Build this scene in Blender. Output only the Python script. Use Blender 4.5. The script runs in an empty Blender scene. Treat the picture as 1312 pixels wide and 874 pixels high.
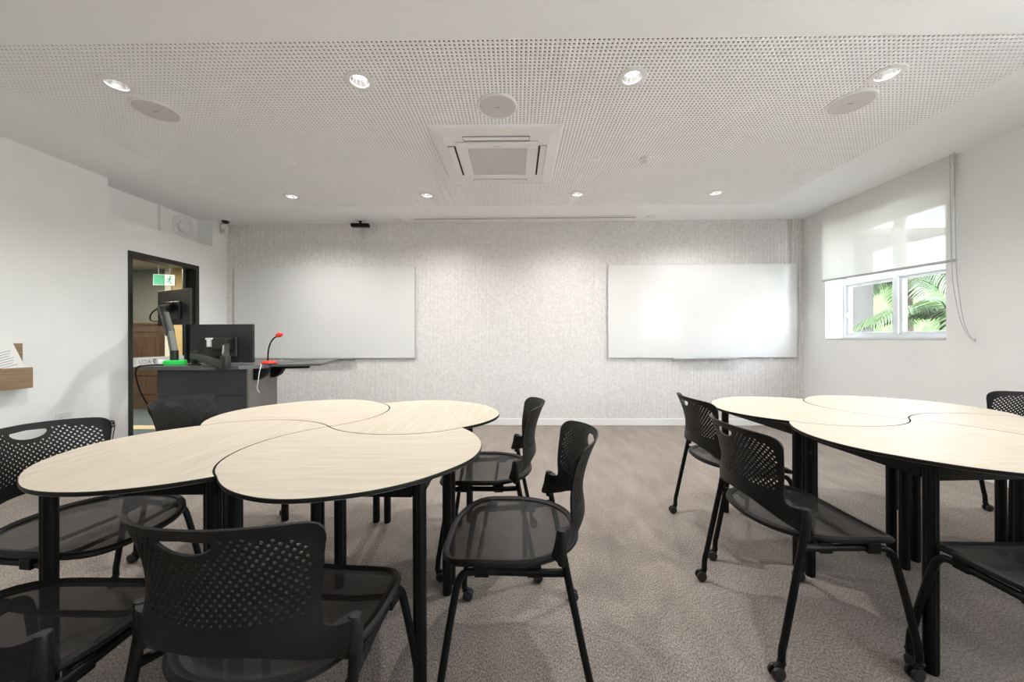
import bpy, bmesh, math, random
import numpy as np
from mathutils import Vector, Matrix
from mathutils.geometry import delaunay_2d_cdt
random.seed(7)
PI = math.pi
SC = bpy.context.scene
COL = SC.collection

# ------------------------------------------------------------------ materials
def mat(name, color, rough=0.6, metal=0.0, spec=0.5, **kw):
    m = bpy.data.materials.new(name); m.use_nodes = True
    b = m.node_tree.nodes['Principled BSDF']
    b.inputs['Base Color'].default_value = (*color, 1)
    b.inputs['Roughness'].default_value = rough
    b.inputs['Metallic'].default_value = metal
    b.inputs['Specular IOR Level'].default_value = spec
    for k, v in kw.items():
        b.inputs[k].default_value = v
    return m

def nodes(m):
    nt = m.node_tree
    return nt, nt.nodes, nt.links, nt.nodes['Principled BSDF']

def noise_color(m, c1, c2, scale, detail=3, mapping=(1, 1, 1), bump=0.0, bscale=None, rot=(0, 0, 0), lo=.3, hi=.7):
    nt, n, l, b = nodes(m)
    tc = n.new('ShaderNodeTexCoord'); mp = n.new('ShaderNodeMapping')
    mp.inputs['Scale'].default_value = mapping; mp.inputs['Rotation'].default_value = rot
    nz = n.new('ShaderNodeTexNoise'); nz.inputs['Scale'].default_value = scale; nz.inputs['Detail'].default_value = detail
    cr = n.new('ShaderNodeValToRGB')
    cr.color_ramp.elements[0].color = (*c1, 1); cr.color_ramp.elements[1].color = (*c2, 1)
    cr.color_ramp.elements[0].position = lo; cr.color_ramp.elements[1].position = hi
    l.new(tc.outputs['Object'], mp.inputs['Vector']); l.new(mp.outputs['Vector'], nz.inputs['Vector'])
    l.new(nz.outputs['Fac'], cr.inputs['Fac']); l.new(cr.outputs['Color'], b.inputs['Base Color'])
    if bump:
        bp = n.new('ShaderNodeBump'); bp.inputs['Strength'].default_value = bump
        bp.inputs['Distance'].default_value = 0.004
        if bscale:
            n2 = n.new('ShaderNodeTexNoise'); n2.inputs['Scale'].default_value = bscale
            l.new(mp.outputs['Vector'], n2.inputs['Vector']); l.new(n2.outputs['Fac'], bp.inputs['Height'])
        else:
            l.new(nz.outputs['Fac'], bp.inputs['Height'])
        l.new(bp.outputs['Normal'], b.inputs['Normal'])
    return m

def emis(name, color, s):
    m = mat(name, color)
    b = m.node_tree.nodes['Principled BSDF']
    b.inputs['Emission Color'].default_value = (*color, 1); b.inputs['Emission Strength'].default_value = s
    return m

M = {}
M['wall'] = noise_color(mat('wall_paint', (.84, .84, .83), .75, spec=.25), (.83, .833, .825), (.86, .86, .85), 3, bump=.03, bscale=160)
M['ceil'] = noise_color(mat('ceiling_paint', (.885, .89, .895), .85, spec=.15), (.88, .885, .89), (.895, .90, .905), 2)
M['perf'] = mat('perforated_board', (.925, .925, .93), .85, spec=.15)
M['void'] = mat('acoustic_backing', (.03, .03, .03), .95, spec=.1)
M['felt'] = noise_color(mat('ribbed_felt', (.6, .58, .56), .95, spec=.1), (.70, .68, .665), (.82, .80, .785), 42, detail=6, bump=.15, bscale=300, lo=.36, hi=.64)
M['white'] = mat('white_satin', (.82, .82, .81), .4)
M['trimw'] = mat('white_trim', (.80, .80, .79), .5)
M['plastic_w'] = mat('white_plastic', (.80, .79, .78), .45)
M['grille'] = mat('pale_grey_mesh', (.62, .60, .585), .7)
M['board'] = mat('whiteboard_enamel', (.72, .717, .71), .1, spec=.14)
M['alu'] = mat('aluminium', (.62, .63, .64), .35, metal=.9)
M['black'] = mat('black_powdercoat', (.003, .003, .003), .45, spec=.22)
M['chairp'] = mat('dark_chair_plastic', (.0076, .007, .0061), .48, spec=.26)
M['rimp'] = mat('seat_rim_plastic', (.008, .0075, .0068), .5, spec=.28)
M['rubber'] = mat('caster_rubber', (.012, .012, .012), .3, spec=.5)
M['edge'] = mat('dark_edge_band', (.012, .011, .009), .6, spec=.25)
M['gap'] = mat('dark_gap', (.03, .03, .03), .9)
M['chrome'] = mat('polished_reflector', (.85, .85, .85), .18, metal=1.0)
M['lamp'] = emis('lamp_glow', (1, .97, .92), 14)
M['slate'] = noise_color(mat('slate_laminate', (.038, .039, .045), .5), (.034, .035, .041), (.043, .044, .051), 4)
M['desk'] = mat('charcoal_desktop', (.09, .09, .095), .35)
M['slate_lit'] = noise_color(mat('slate_laminate_lit', (.17, .155, .145), .5), (.155, .142, .133), (.185, .17, .158), 6, mapping=(6, 6, .6))  # the slate again, warmer light on the side face put into its colour
M['screen'] = mat('monitor_back', (.022, .02, .022), .5)
M['glassblk'] = mat('monitor_glass', (.01, .01, .012), .08)
M['armg'] = mat('grey_arm_metal', (.16, .17, .15), .45, metal=.3)
M['armb'] = mat('black_arm', (.016, .018, .014), .45)
M['red'] = mat('bright_red', (.75, .035, .02), .35)
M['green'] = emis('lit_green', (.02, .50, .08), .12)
M['paper'] = mat('paper', (.82, .81, .79), .8)
M['ink'] = mat('ink', (.12, .12, .13), .8)
M['ink_l'] = mat('ink_pale', (.30, .31, .33), .8)
M['frame'] = mat('black_door_frame', (.02, .02, .019), .4)
M['alum_w'] = mat('white_window_frame', (.60, .605, .61), .35)
M['cord'] = mat('blind_cord', (.52, .52, .52), .6)
M['barw'] = mat('grey_bar', (.50, .50, .51), .45)
M['oak'] = noise_color(mat('oak_veneer', (.30, .20, .12), .5), (.24, .155, .09), (.36, .25, .155), 6, detail=6, mapping=(8, .8, 8))
M['darkwood'] = noise_color(mat('dark_panel_wood', (.10, .052, .026), .4), (.065, .034, .016), (.15, .08, .04), 5, detail=6, mapping=(6, 6, .7))
M['beige'] = mat('beige_paint', (.60, .47, .27), .7)
M['corr_grey'] = mat('corridor_grey', (.22, .23, .23), .8)
M['corr_ceil'] = mat('corridor_ceiling', (.5, .47, .40), .8)
M['corr_floor'] = noise_color(mat('corridor_carpet', (.10, .14, .18), .95, spec=.1), (.09, .12, .155), (.14, .18, .22), 60)
M['threshold_light'] = mat('threshold_light_tint', (.62, .54, .42), .7)
M['exit_g'] = emis('exit_green', (.0, .22, .14), .10)
M['exit_w'] = emis('exit_white', (.62, .78, .75), .10)
M['extwall'] = noise_color(mat('render_grey', (.22, .21, .20), .9), (.20, .19, .18), (.24, .23, .22), 3)
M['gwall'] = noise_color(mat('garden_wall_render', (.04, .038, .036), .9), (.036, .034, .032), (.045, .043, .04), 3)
M['bounce_ground'] = noise_color(mat('bounce_paving', (.68, .68, .67), .95), (.64, .64, .63), (.72, .72, .71), 8)
M['bark'] = noise_color(mat('bark_mulch', (.06, .045, .03), .95), (.04, .03, .02), (.09, .07, .045), 14)
M['hedge'] = noise_color(mat('hedge_green', (.04, .07, .025), .95), (.018, .04, .010), (.085, .13, .05), 7, detail=6)
M['trunk'] = noise_color(mat('fern_trunk', (.03, .022, .015), .95), (.018, .013, .009), (.05, .036, .024), 20, bump=.5)

def carpet():
    m = mat('loop_carpet', (.2, .17, .15), .95, spec=.08)
    nt, n, l, b = nodes(m)
    tc = n.new('ShaderNodeTexCoord')
    mp = n.new('ShaderNodeMapping'); mp.inputs['Scale'].default_value = (1.0, .5, 1); mp.inputs['Rotation'].default_value = (0, 0, .15)
    a = n.new('ShaderNodeTexNoise'); a.inputs['Scale'].default_value = 235; a.inputs['Detail'].default_value = 3
    mp2 = n.new('ShaderNodeMapping'); mp2.inputs['Scale'].default_value = (1.0, .35, 1); mp2.inputs['Rotation'].default_value = (0, 0, -.5)
    c = n.new('ShaderNodeTexNoise'); c.inputs['Scale'].default_value = 7; c.inputs['Detail'].default_value = 6; c.inputs['Roughness'].default_value = .7
    l.new(tc.outputs['Object'], mp.inputs[0]); l.new(mp.outputs[0], a.inputs[0])
    l.new(tc.outputs['Object'], mp2.inputs[0]); l.new(mp2.outputs[0], c.inputs[0])
    r1 = n.new('ShaderNodeValToRGB')
    r1.color_ramp.elements[0].position = .33; r1.color_ramp.elements[1].position = .68
    r1.color_ramp.elements[0].color = (.125, .106, .094, 1); r1.color_ramp.elements[1].color = (.44, .38, .335, 1)
    r2 = n.new('ShaderNodeValToRGB')
    r2.color_ramp.elements[0].position = .3; r2.color_ramp.elements[1].position = .7
    r2.color_ramp.elements[0].color = (.80, .80, .80, 1); r2.color_ramp.elements[1].color = (1.12, 1.12, 1.12, 1)
    mx = n.new('ShaderNodeMix'); mx.data_type = 'RGBA'; mx.blend_type = 'MULTIPLY'; mx.inputs[0].default_value = 1
    l.new(a.outputs['Fac'], r1.inputs[0]); l.new(c.outputs['Fac'], r2.inputs[0])
    l.new(r1.outputs[0], mx.inputs[6]); l.new(r2.outputs[0], mx.inputs[7]); l.new(mx.outputs[2], b.inputs['Base Color'])
    bp = n.new('ShaderNodeBump'); bp.inputs['Strength'].default_value = .25; bp.inputs['Distance'].default_value = .004
    l.new(a.outputs['Fac'], bp.inputs['Height']); l.new(bp.outputs[0], b.inputs['Normal'])
    return m
M['carpet'] = carpet()

def wood_top():
    m = mat('pale_ash_laminate', (.72, .62, .49), .5, spec=.2)
    nt, n, l, b = nodes(m)
    tc = n.new('ShaderNodeTexCoord'); mp = n.new('ShaderNodeMapping')
    mp.inputs['Scale'].default_value = (1.2, 14, 14)
    a = n.new('ShaderNodeTexNoise'); a.inputs['Scale'].default_value = 3.2; a.inputs['Detail'].default_value = 6; a.inputs['Distortion'].default_value = .6
    cr = n.new('ShaderNodeValToRGB')
    cr.color_ramp.elements[0].position = .3; cr.color_ramp.elements[1].position = .72
    cr.color_ramp.elements[0].color = (.52, .447, .352, 1); cr.color_ramp.elements[1].color = (.605, .536, .437, 1)
    l.new(tc.outputs['Object'], mp.inputs[0]); l.new(mp.outputs[0], a.inputs[0]); l.new(a.outputs['Fac'], cr.inputs[0])
    l.new(cr.outputs[0], b.inputs['Base Color'])
    return m
M['top'] = wood_top()

def mesh_fabric():
    m = bpy.data.materials.new('seat_mesh_fabric'); m.use_nodes = True
    nt = m.node_tree; n = nt.nodes; l = nt.links
    b = n['Principled BSDF']; b.inputs['Base Color'].default_value = (.007, .006, .0052, 1); b.inputs['Roughness'].default_value = .55
    out = n['Material Output']
    tr = n.new('ShaderNodeBsdfTransparent'); mix = n.new('ShaderNodeMixShader')
    # a woven net: two fine sine waves leave open pores
    tc = n.new('ShaderNodeTexCoord')
    w1 = n.new('ShaderNodeTexWave'); w1.inputs['Scale'].default_value = 95; w1.bands_direction = 'X'
    w2 = n.new('ShaderNodeTexWave'); w2.inputs['Scale'].default_value = 95; w2.bands_direction = 'Y'
    l.new(tc.outputs['Object'], w1.inputs[0]); l.new(tc.outputs['Object'], w2.inputs[0])
    mu = n.new('ShaderNodeMath'); mu.operation = 'MULTIPLY'
    l.new(w1.outputs['Fac'], mu.inputs[0]); l.new(w2.outputs['Fac'], mu.inputs[1])
    mr = n.new('ShaderNodeMapRange'); mr.inputs['To Min'].default_value = 0.90; mr.inputs['To Max'].default_value = .60
    l.new(mu.outputs[0], mr.inputs[0])
    l.new(mr.outputs[0], mix.inputs[0]); l.new(tr.outputs[0], mix.inputs[1]); l.new(b.outputs[0], mix.inputs[2])
    l.new(mix.outputs[0], out.inputs['Surface'])
    return m
M['net'] = mesh_fabric()

def glass():
    m = bpy.data.materials.new('window_glass'); m.use_nodes = True
    nt = m.node_tree; n = nt.nodes; l = nt.links
    out = n['Material Output']; n.remove(n['Principled BSDF'])
    tr = n.new('ShaderNodeBsdfTransparent'); tr.inputs[0].default_value = (.93, .95, .94, 1)
    gl = n.new('ShaderNodeBsdfGlossy'); gl.inputs['Roughness'].default_value = .02
    lw = n.new('ShaderNodeLayerWeight'); pw = n.new('ShaderNodeMath'); pw.operation = 'POWER'; pw.inputs[1].default_value = 4
    fr = n.new('ShaderNodeMath'); fr.operation = 'MULTIPLY_ADD'; fr.inputs[1].default_value = .5; fr.inputs[2].default_value = .025
    l.new(lw.outputs['Facing'], pw.inputs[0]); l.new(pw.outputs[0], fr.inputs[0])
    mix = n.new('ShaderNodeMixShader')
    l.new(fr.outputs[0], mix.inputs[0]); l.new(tr.outputs[0], mix.inputs[1]); l.new(gl.outputs[0], mix.inputs[2]); l.new(mix.outputs[0], out.inputs[0])
    return m
M['glass'] = glass()

def blind_mat():
    m = bpy.data.materials.new('blind_fabric'); m.use_nodes = True
    nt = m.node_tree; n = nt.nodes; l = nt.links
    out = n['Material Output']; n.remove(n['Principled BSDF'])
    d = n.new('ShaderNodeBsdfDiffuse'); d.inputs[0].default_value = (.80, .79, .76, 1)
    t = n.new('ShaderNodeBsdfTranslucent'); t.inputs[0].default_value = (.80, .80, .74, 1)
    p = n.new('ShaderNodeBsdfTransparent'); p.inputs[0].default_value = (1, 1, 1, 1)
    m1 = n.new('ShaderNodeMixShader'); m1.inputs[0].default_value = .105
    m2 = n.new('ShaderNodeMixShader'); m2.inputs[0].default_value = .025
    l.new(d.outputs[0], m1.inputs[1]); l.new(t.outputs[0], m1.inputs[2])
    l.new(m1.outputs[0], m2.inputs[1]); l.new(p.outputs[0], m2.inputs[2]); l.new(m2.outputs[0], out.inputs[0])
    return m
M['blind'] = blind_mat()

def frost():
    m = bpy.data.materials.new('frosted_film'); m.use_nodes = True
    nt = m.node_tree; n = nt.nodes; l = nt.links
    b = n['Principled BSDF']; b.inputs['Base Color'].default_value = (.86, .87, .84, 1); b.inputs['Roughness'].default_value = .7
    return m
M['frost'] = frost()

def leaf(name, c1, c2):
    m = bpy.data.materials.new(name); m.use_nodes = True
    nt = m.node_tree; n = nt.nodes; l = nt.links
    out = n['Material Output']; b = n['Principled BSDF']; b.inputs['Roughness'].default_value = .5
    tc = n.new('ShaderNodeTexCoord'); nz = n.new('ShaderNodeTexNoise'); nz.inputs['Scale'].default_value = 9
    cr = n.new('ShaderNodeValToRGB'); cr.color_ramp.elements[0].color = (*c1, 1); cr.color_ramp.elements[1].color = (*c2, 1)
    l.new(tc.outputs['Object'], nz.inputs[0]); l.new(nz.outputs['Fac'], cr.inputs[0]); l.new(cr.outputs[0], b.inputs['Base Color'])
    t = n.new('ShaderNodeBsdfTranslucent'); l.new(cr.outputs[0], t.inputs[0])
    mx = n.new('ShaderNodeMixShader'); mx.inputs[0].default_value = .5
    l.new(b.outputs[0], mx.inputs[1]); l.new(t.outputs[0], mx.inputs[2]); l.new(mx.outputs[0], out.inputs[0])
    return m
M['leaf'] = leaf('fern_leaf', (.010, .026, .009), (.05, .076, .034))
M['leafd'] = leaf('palm_leaf', (.005, .014, .005), (.028, .046, .019))

# ------------------------------------------------------------------ mesh helpers
class MB:
    def __init__(s): s.bm = bmesh.new(); s.bev = False; s.round = False
    def box(s, lo, hi, bev=0.0):
        lo = Vector(lo); hi = Vector(hi)
        r = bmesh.ops.create_cube(s.bm, size=1, matrix=Matrix.Translation((lo + hi) / 2) @ Matrix.Diagonal((*(hi - lo), 1)))
        if bev:
            s.bev = True
            es = {e for v in r['verts'] for e in v.link_edges}
            bmesh.ops.bevel(s.bm, geom=list(es), offset=bev, segments=2, affect='EDGES', profile=.6)
        return s
    def obox(s, size, mtx, bev=0.0):
        r = bmesh.ops.create_cube(s.bm, size=1, matrix=mtx @ Matrix.Diagonal((*size, 1)))
        if bev:
            s.bev = True
            es = {e for v in r['verts'] for e in v.link_edges}
            bmesh.ops.bevel(s.bm, geom=list(es), offset=bev, segments=2, affect='EDGES', profile=.6)
        return s
    def bar(s, a, b, w, h, bev=0.0, up=(0, 0, 1)):
        a = Vector(a); b = Vector(b); d = b - a; z = d.normalized()
        x = Vector(up).cross(z)
        if x.length < 1e-4: x = Vector((1, 0, 0))
        x.normalize(); y = z.cross(x)
        mt = Matrix((x, y, z)).transposed().to_4x4(); mt.translation = (a + b) / 2
        return s.obox((w, h, d.length), mt, bev)
    def tube(s, pts, r, seg=10, caps=True, closed=False):
        s.round = True
        pts = [Vector(p) for p in pts]; n = len(pts)
        rs = r if isinstance(r, (list, tuple)) else [r] * n
        rings = []; prev = None
        for i in range(n):
            if closed: t = pts[(i + 1) % n] - pts[i - 1]
            else: t = pts[min(i + 1, n - 1)] - pts[max(i - 1, 0)]
            t.normalize()
            if prev is None:
                u = t.orthogonal().normalized()
            else:
                u = (prev - t * prev.dot(t)).normalized()
            prev = u; v = t.cross(u)
            rings.append([s.bm.verts.new(pts[i] + (u * math.cos(2 * PI * k / seg) + v * math.sin(2 * PI * k / seg)) * rs[i]) for k in range(seg)])
        for i in range(n if closed else n - 1):
            A = rings[i]; B = rings[(i + 1) % n]
            off = 0
            if closed and i == n - 1:
                off = min(range(seg), key=lambda o: (A[0].co - B[o].co).length)
            for k in range(seg):
                s.bm.faces.new((A[k], A[(k + 1) % seg], B[(k + 1 + off) % seg], B[(k + off) % seg]))
        if caps and not closed:
            s.bm.faces.new(rings[0][::-1]); s.bm.faces.new(rings[-1])
        return s
    def lathe(s, prof, c=(0, 0, 0), seg=24, axis='Z', cap=True):
        s.round = True
        c = Vector(c); rings = []
        for (r, z) in prof:
            ring = []
            for k in range(seg):
                a = 2 * PI * k / seg
                p = Vector((r * math.cos(a), r * math.sin(a), z))
                if axis == 'Y': p = Vector((p.x, p.z, p.y))
                elif axis == 'X': p = Vector((p.z, p.x, p.y))
                ring.append(s.bm.verts.new(c + p))
            rings.append(ring)
        for A, B in zip(rings, rings[1:]):
            for k in range(seg):
                s.bm.faces.new((A[k], A[(k + 1) % seg], B[(k + 1) % seg], B[k]))
        if cap and prof[0][0] > 1e-5: s.bm.faces.new(rings[0][::-1])
        if cap and prof[-1][0] > 1e-5: s.bm.faces.new(rings[-1])
        return s
    def prism(s, poly, z0, z1):
        a = [s.bm.verts.new((x, y, z0)) for x, y in poly]; b = [s.bm.verts.new((x, y, z1)) for x, y in poly]
        s.bm.faces.new(a[::-1]); s.bm.faces.new(b)
        for i in range(len(poly)):
            j = (i + 1) % len(poly); s.bm.faces.new((a[i], a[j], b[j], b[i]))
        return s
    def face(s, pts):
        s.bm.faces.new([s.bm.verts.new(p) for p in pts]); return s
    def build(s, name, material, parent=None, smooth=True, loc=None):
        bmesh.ops.remove_doubles(s.bm, verts=s.bm.verts, dist=1e-6)
        bmesh.ops.recalc_face_normals(s.bm, faces=s.bm.faces)
        me = bpy.data.meshes.new(name); s.bm.to_mesh(me); s.bm.free()
        me.materials.append(material)
        if smooth:
            me.polygons.foreach_set('use_smooth', [True] * len(me.polygons))
            if s.bev and not s.round:      # keep big flats flat: area-weighted corner normals
                acc = [Vector() for _ in me.vertices]
                for p in me.polygons:
                    for v in p.vertices: acc[v] += p.normal * (p.area ** 1.5 + 1e-12)
                me.normals_split_custom_set_from_vertices([a.normalized() if a.length > 0 else Vector((0, 0, 1)) for a in acc])
            else:
                me.set_sharp_from_angle(angle=math.radians(38))
        return link(name, me, parent, loc)

def link(name, me, parent=None, loc=None):
    o = bpy.data.objects.new(name, me); COL.objects.link(o)
    if parent is not None: o.parent = parent
    if loc is not None: o.location = loc
    return o

def raw(name, verts, faces, material, parent=None, smooth=False):
    me = bpy.data.meshes.new(name); me.from_pydata([tuple(v) for v in verts], [], faces); me.update()
    me.materials.append(material)
    if smooth:
        me.polygons.foreach_set('use_smooth', [True] * len(me.polygons)); me.set_sharp_from_angle(angle=math.radians(40))
    return link(name, me, parent)

def thing(name, label, cat, loc=(0, 0, 0), rz=0.0, group=None):
    o = bpy.data.objects.new(name, None); COL.objects.link(o)
    o.location = loc; o.rotation_euler = (0, 0, rz); o.empty_display_size = .1
    return tag(o, label, cat, group)
def tag(o, label, cat, group=None):
    o['label'] = label; o['category'] = cat
    if group: o['group'] = group
    return o
def struct(o):
    o['kind'] = 'structure'; return o
def dup(root, loc, rz, label, group=None):
    r = root.copy(); COL.objects.link(r); r.location = loc; r.rotation_euler = (0, 0, rz)
    r['label'] = label
    if group: r['group'] = group
    for ch in list(root.children):
        c = ch.copy(); COL.objects.link(c); c.parent = r
        for g in list(ch.children):
            d = g.copy(); COL.objects.link(d); d.parent = c
    return r

def catmull(pts, n=6, closed=False):
    P = [Vector(p) for p in pts]; out = []
    m = len(P)
    for i in range(m if closed else m - 1):
        if closed: a, b, c, d = P[i - 1], P[i], P[(i + 1) % m], P[(i + 2) % m]
        else: a, b, c, d = P[max(i - 1, 0)], P[i], P[i + 1], P[min(i + 2, m - 1)]
        for k in range(n):
            t = k / n
            out.append(.5 * ((2 * b) + (c - a) * t + (2 * a - 5 * b + 4 * c - d) * t * t + (3 * b - a - 3 * c + d) * t ** 3))
    if not closed: out.append(P[-1])
    return out

# ------------------------------------------------------------------ camera
H = 1.12
cam = bpy.data.cameras.new('camera'); co = bpy.data.objects.new('camera', cam); COL.objects.link(co)
cam.sensor_width = 36; cam.lens = 472 / 1312 * 36; cam.shift_y = -2 / 1312; cam.clip_start = .05
co.matrix_world = Matrix.Translation((0, 0, H)) @ Matrix.Rotation(math.atan(.02), 4, 'Z') @ Matrix.Rotation(PI / 2, 4, 'X') @ Matrix.Rotation(-.003, 4, 'Z')
SC.camera = co

# ------------------------------------------------------------------ room shell
XL, XR, YF, YB, ZC = -3.89, 3.66, 4.82, -2.6, 2.66
T = .25
struct(MB().box((XL - .3, YB - .3, -.12), (XR + .3, YF + .3, 0)).build('floor', M['carpet'], smooth=False))

# ribbed front wall
def ribbed():
    v = []; f = []
    xs = []; x = XL
    while x < XR - .0001:
        xs += [(x, 0), (x + .0195, 0), (x + .0205, .006), (x + .0245, .006)]; x += .0255
    xs.append((XR, 0))
    for (a, d) in xs: v += [(a, YF + d, 0), (a, YF + d, ZC + .05)]
    for i in range(len(xs) - 1): f.append((2 * i, 2 * i + 2, 2 * i + 3, 2 * i + 1))
    n = len(v)
    v += [(XL - .3, YF + .02, -.1), (XR + .3, YF + .02, -.1), (XR + .3, YF + .02, ZC + .2), (XL - .3, YF + .02, ZC + .2),
          (XL - .3, YF + .3, -.1), (XR + .3, YF + .3, -.1), (XR + .3, YF + .3, ZC + .2), (XL - .3, YF + .3, ZC + .2)]
    f += [(n, n + 1, n + 2, n + 3), (n + 5, n + 4, n + 7, n + 6)]
    return struct(raw('wall_front', v, f, M['felt']))
ribbed()
struct(MB().box((XL, YF - .012, 0), (XR, YF, .085), .003).build('baseboard_front', M['trimw']))

# left wall : door opening and high niche
DY0, DY1, DZ = 3.585, 4.39, 2.02
NY0, NY1, NZ = 3.41, 4.60, 2.312
def left_wall():
    b = MB(); X0, X1 = XL - .16, XL
    b.box((X0, YB, 0), (X1, NY0, ZC))
    b.box((X0, NY0, 0), (X1, DY0, NZ)); b.box((X0, DY0, DZ), (X1, DY1, NZ)); b.box((X0, DY1, 0), (X1, NY1, NZ))
    b.box((X0, NY1, 0), (X1, YF, ZC))
    b.box((X0 - .10, NY0 - .02, NZ - .02), (X0 - .04, NY1 + .02, ZC + .02)); b.box((X0 - .05, NY0 - .02, NZ - .02), (X0, NY1 + .02, NZ)); b.box((X0 - .05, NY0 - .02, NZ), (X0, NY0, ZC)); b.box((X0 - .05, NY1, NZ), (X0, NY1 + .02, ZC))
    return struct(b.build('wall_left', M['wall'], smooth=False))
left_wall()
struct(MB().box((XL - .20, 4.09, NZ), (XL - .165, 4.125, ZC), .006).build('trim_1', M['wall']))
struct(MB().box((XL, YB, 0), (XL + .012, DY0, .085), .003).build('baseboard_left', M['trimw']))

# right wall with window opening
OY0, OY1, OZ0, OZ1 = 3.234, 4.48, 1.122, 2.42
XO = XR + .30
W2A, W2B = -2.35, 0.85      # a second window, unseen, added so its daylight brightens the ceiling
def right_wall():
    b = MB()
    b.box((XR, YB, 0), (XO, W2A, ZC)); b.box((XR, W2B, 0), (XO, OY0, ZC)); b.box((XR, W2A, 0), (XO, W2B, OZ0)); b.box((XR, W2A, OZ1), (XO, W2B, ZC))
    b.box((XR, OY1, 0), (XO, YF + .25, ZC))
    b.box((XR, OY0, 0), (XO, OY1, OZ0)); b.box((XR, OY0, OZ1), (XO, OY1, ZC))
    return struct(b.build('wall_right', M['wall'], smooth=False))
right_wall()
struct(MB().box((XR - .012, YB, 0), (XR, YF - .012, .085), .003).build('baseboard_right', M['trimw']))
struct(MB().box((XL - .16, YB - .2, 0), (XO, YB, ZC)).build('wall_back', M['wall'], smooth=False))

# ceiling : plaster margin round a perforated field
PC = Vector((-.147, 3.06)); PA = .010; PX, PY = 3.0125, 1.175
PITCH = .025
def pr(x, y):
    return (PC.x + x * math.cos(PA) - y * math.sin(PA), PC.y + x * math.sin(PA) + y * math.cos(PA))
LX = (-2.41, -.945, .668, 2.145)
LIGHTS = [(x, 2.165 + .008 * i) for i, x in enumerate(LX)] + [(x + .0, 3.893 + .010 * i) for i, x in enumerate((-2.43, -.977, .621, 2.073))]
def ceiling():
    q = [pr(-PX, -PY), pr(PX, -PY), pr(PX, PY), pr(-PX, PY)]
    o = [(XL - .2, YB - .2), (XO, YB - .2), (XO, YF + .2), (XL - .2, YF + .2)]
    v = [(x, y, ZC) for x, y in o] + [(x, y, ZC) for x, y in q] + [(x, y, ZC + .16) for x, y in o] + [(x, y, ZC + .013) for x, y in q]
    f = []
    for i in range(4):
        j = (i + 1) % 4
        f.append((i, j, 4 + j, 4 + i)); f.append((4 + i, 4 + j, 12 + j, 12 + i)); f.append((i, 8 + i, 8 + j, j))
    f.append((8, 9, 10, 11))
    return struct(raw('ceiling', v, f, M['ceil']))
ceiling()
def perforated():
    nx, ny = int(round(2 * PX / PITCH)), int(round(2 * PY / PITCH))
    i, j = np.meshgrid(np.arange(nx + 1), np.arange(ny + 1), indexing='ij')
    gx = -PX + i * PITCH; gy = -PY + j * PITCH
    corner = np.stack([gx, gy, np.zeros_like(gx)], -1).reshape(-1, 3)
    ci, cj = np.meshgrid(np.arange(nx), np.arange(ny), indexing='ij'); ci = ci.ravel(); cj = cj.ravel()
    cx = -PX + (ci + .5) * PITCH; cy = -PY + (cj + .5) * PITCH
    wx = PC.x + cx * math.cos(PA) - cy * math.sin(PA); wy = PC.y + cx * math.sin(PA) + cy * math.cos(PA)
    keep = np.ones(len(cx), bool)
    for (lx, ly) in LIGHTS: keep &= np.hypot(wx - lx, wy - ly) > .062
    ci, cj, cx, cy = ci[keep], cj[keep], cx[keep], cy[keep]; n = len(cx)
    r = .0066; ang = np.radians(-112.5 + 45 * np.arange(8))
    oct_ = np.stack([cx[:, None] + r * np.cos(ang), cy[:, None] + r * np.sin(ang)], -1)  # n,8,2
    lo = np.concatenate([oct_, np.zeros((n, 8, 1))], -1).reshape(-1, 3)
    hi = np.concatenate([oct_, np.full((n, 8, 1), .004)], -1).reshape(-1, 3)
    nc = len(corner); V = np.concatenate([corner, lo, hi])
    c = [ci * (ny + 1) + cj, (ci + 1) * (ny + 1) + cj, (ci + 1) * (ny + 1) + cj + 1, ci * (ny + 1) + cj + 1]
    o = nc + np.arange(n)[:, None] * 8 + np.arange(8)[None]
    hh = o + n * 8
    quads = []; tris = []
    for s in range(4):
        quads.append(np.stack([c[s], o[:, 2 * s], o[:, 2 * s + 1], c[(s + 1) % 4]], 1))
        tris.append(np.stack([c[(s + 1) % 4], o[:, 2 * s + 1], o[:, (2 * s + 2) % 8]], 1))
    for s in range(8):
        t = (s + 1) % 8
        quads.append(np.stack([o[:, s], hh[:, s], hh[:, t], o[:, t]], 1))
    Q = np.concatenate(quads); Tt = np.concatenate(tris)
    me = bpy.data.meshes.new('perforated_ceiling')
    me.vertices.add(len(V)); me.vertices.foreach_set('co', V.astype(np.float32).ravel())
    me.loops.add(Q.size + Tt.size); me.loops.foreach_set('vertex_index', np.concatenate([Q.ravel(), Tt.ravel()]).astype(np.int32))
    me.polygons.add(len(Q) + len(Tt))
    me.polygons.foreach_set('loop_start', np.concatenate([np.arange(len(Q)) * 4, Q.size + np.arange(len(Tt)) * 3]).astype(np.int32))
    me.update(calc_edges=True); me.validate()
    me.materials.append(M['perf'])
    o_ = link('trim_2', me); o_.location = (PC.x, PC.y, ZC); o_.rotation_euler = (0, 0, PA)
    struct(o_)
    # black fabric lying on the back of the board, cut away round the lamps
    Bq = np.stack([c[0], c[1], c[2], c[3]], 1); me2 = bpy.data.meshes.new('backing')
    cb = corner + np.array([0, 0, .0095])
    me2.vertices.add(len(cb)); me2.vertices.foreach_set('co', cb.astype(np.float32).ravel())
    me2.loops.add(Bq.size); me2.loops.foreach_set('vertex_index', Bq.ravel().astype(np.int32))
    me2.polygons.add(len(Bq)); me2.polygons.foreach_set('loop_start', (np.arange(len(Bq)) * 4).astype(np.int32))
    me2.update(calc_edges=True); me2.validate(); me2.materials.append(M['void'])
    b = struct(link('trim_3', me2)); b.location = o_.location; b.rotation_euler = o_.rotation_euler
perforated()

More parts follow.
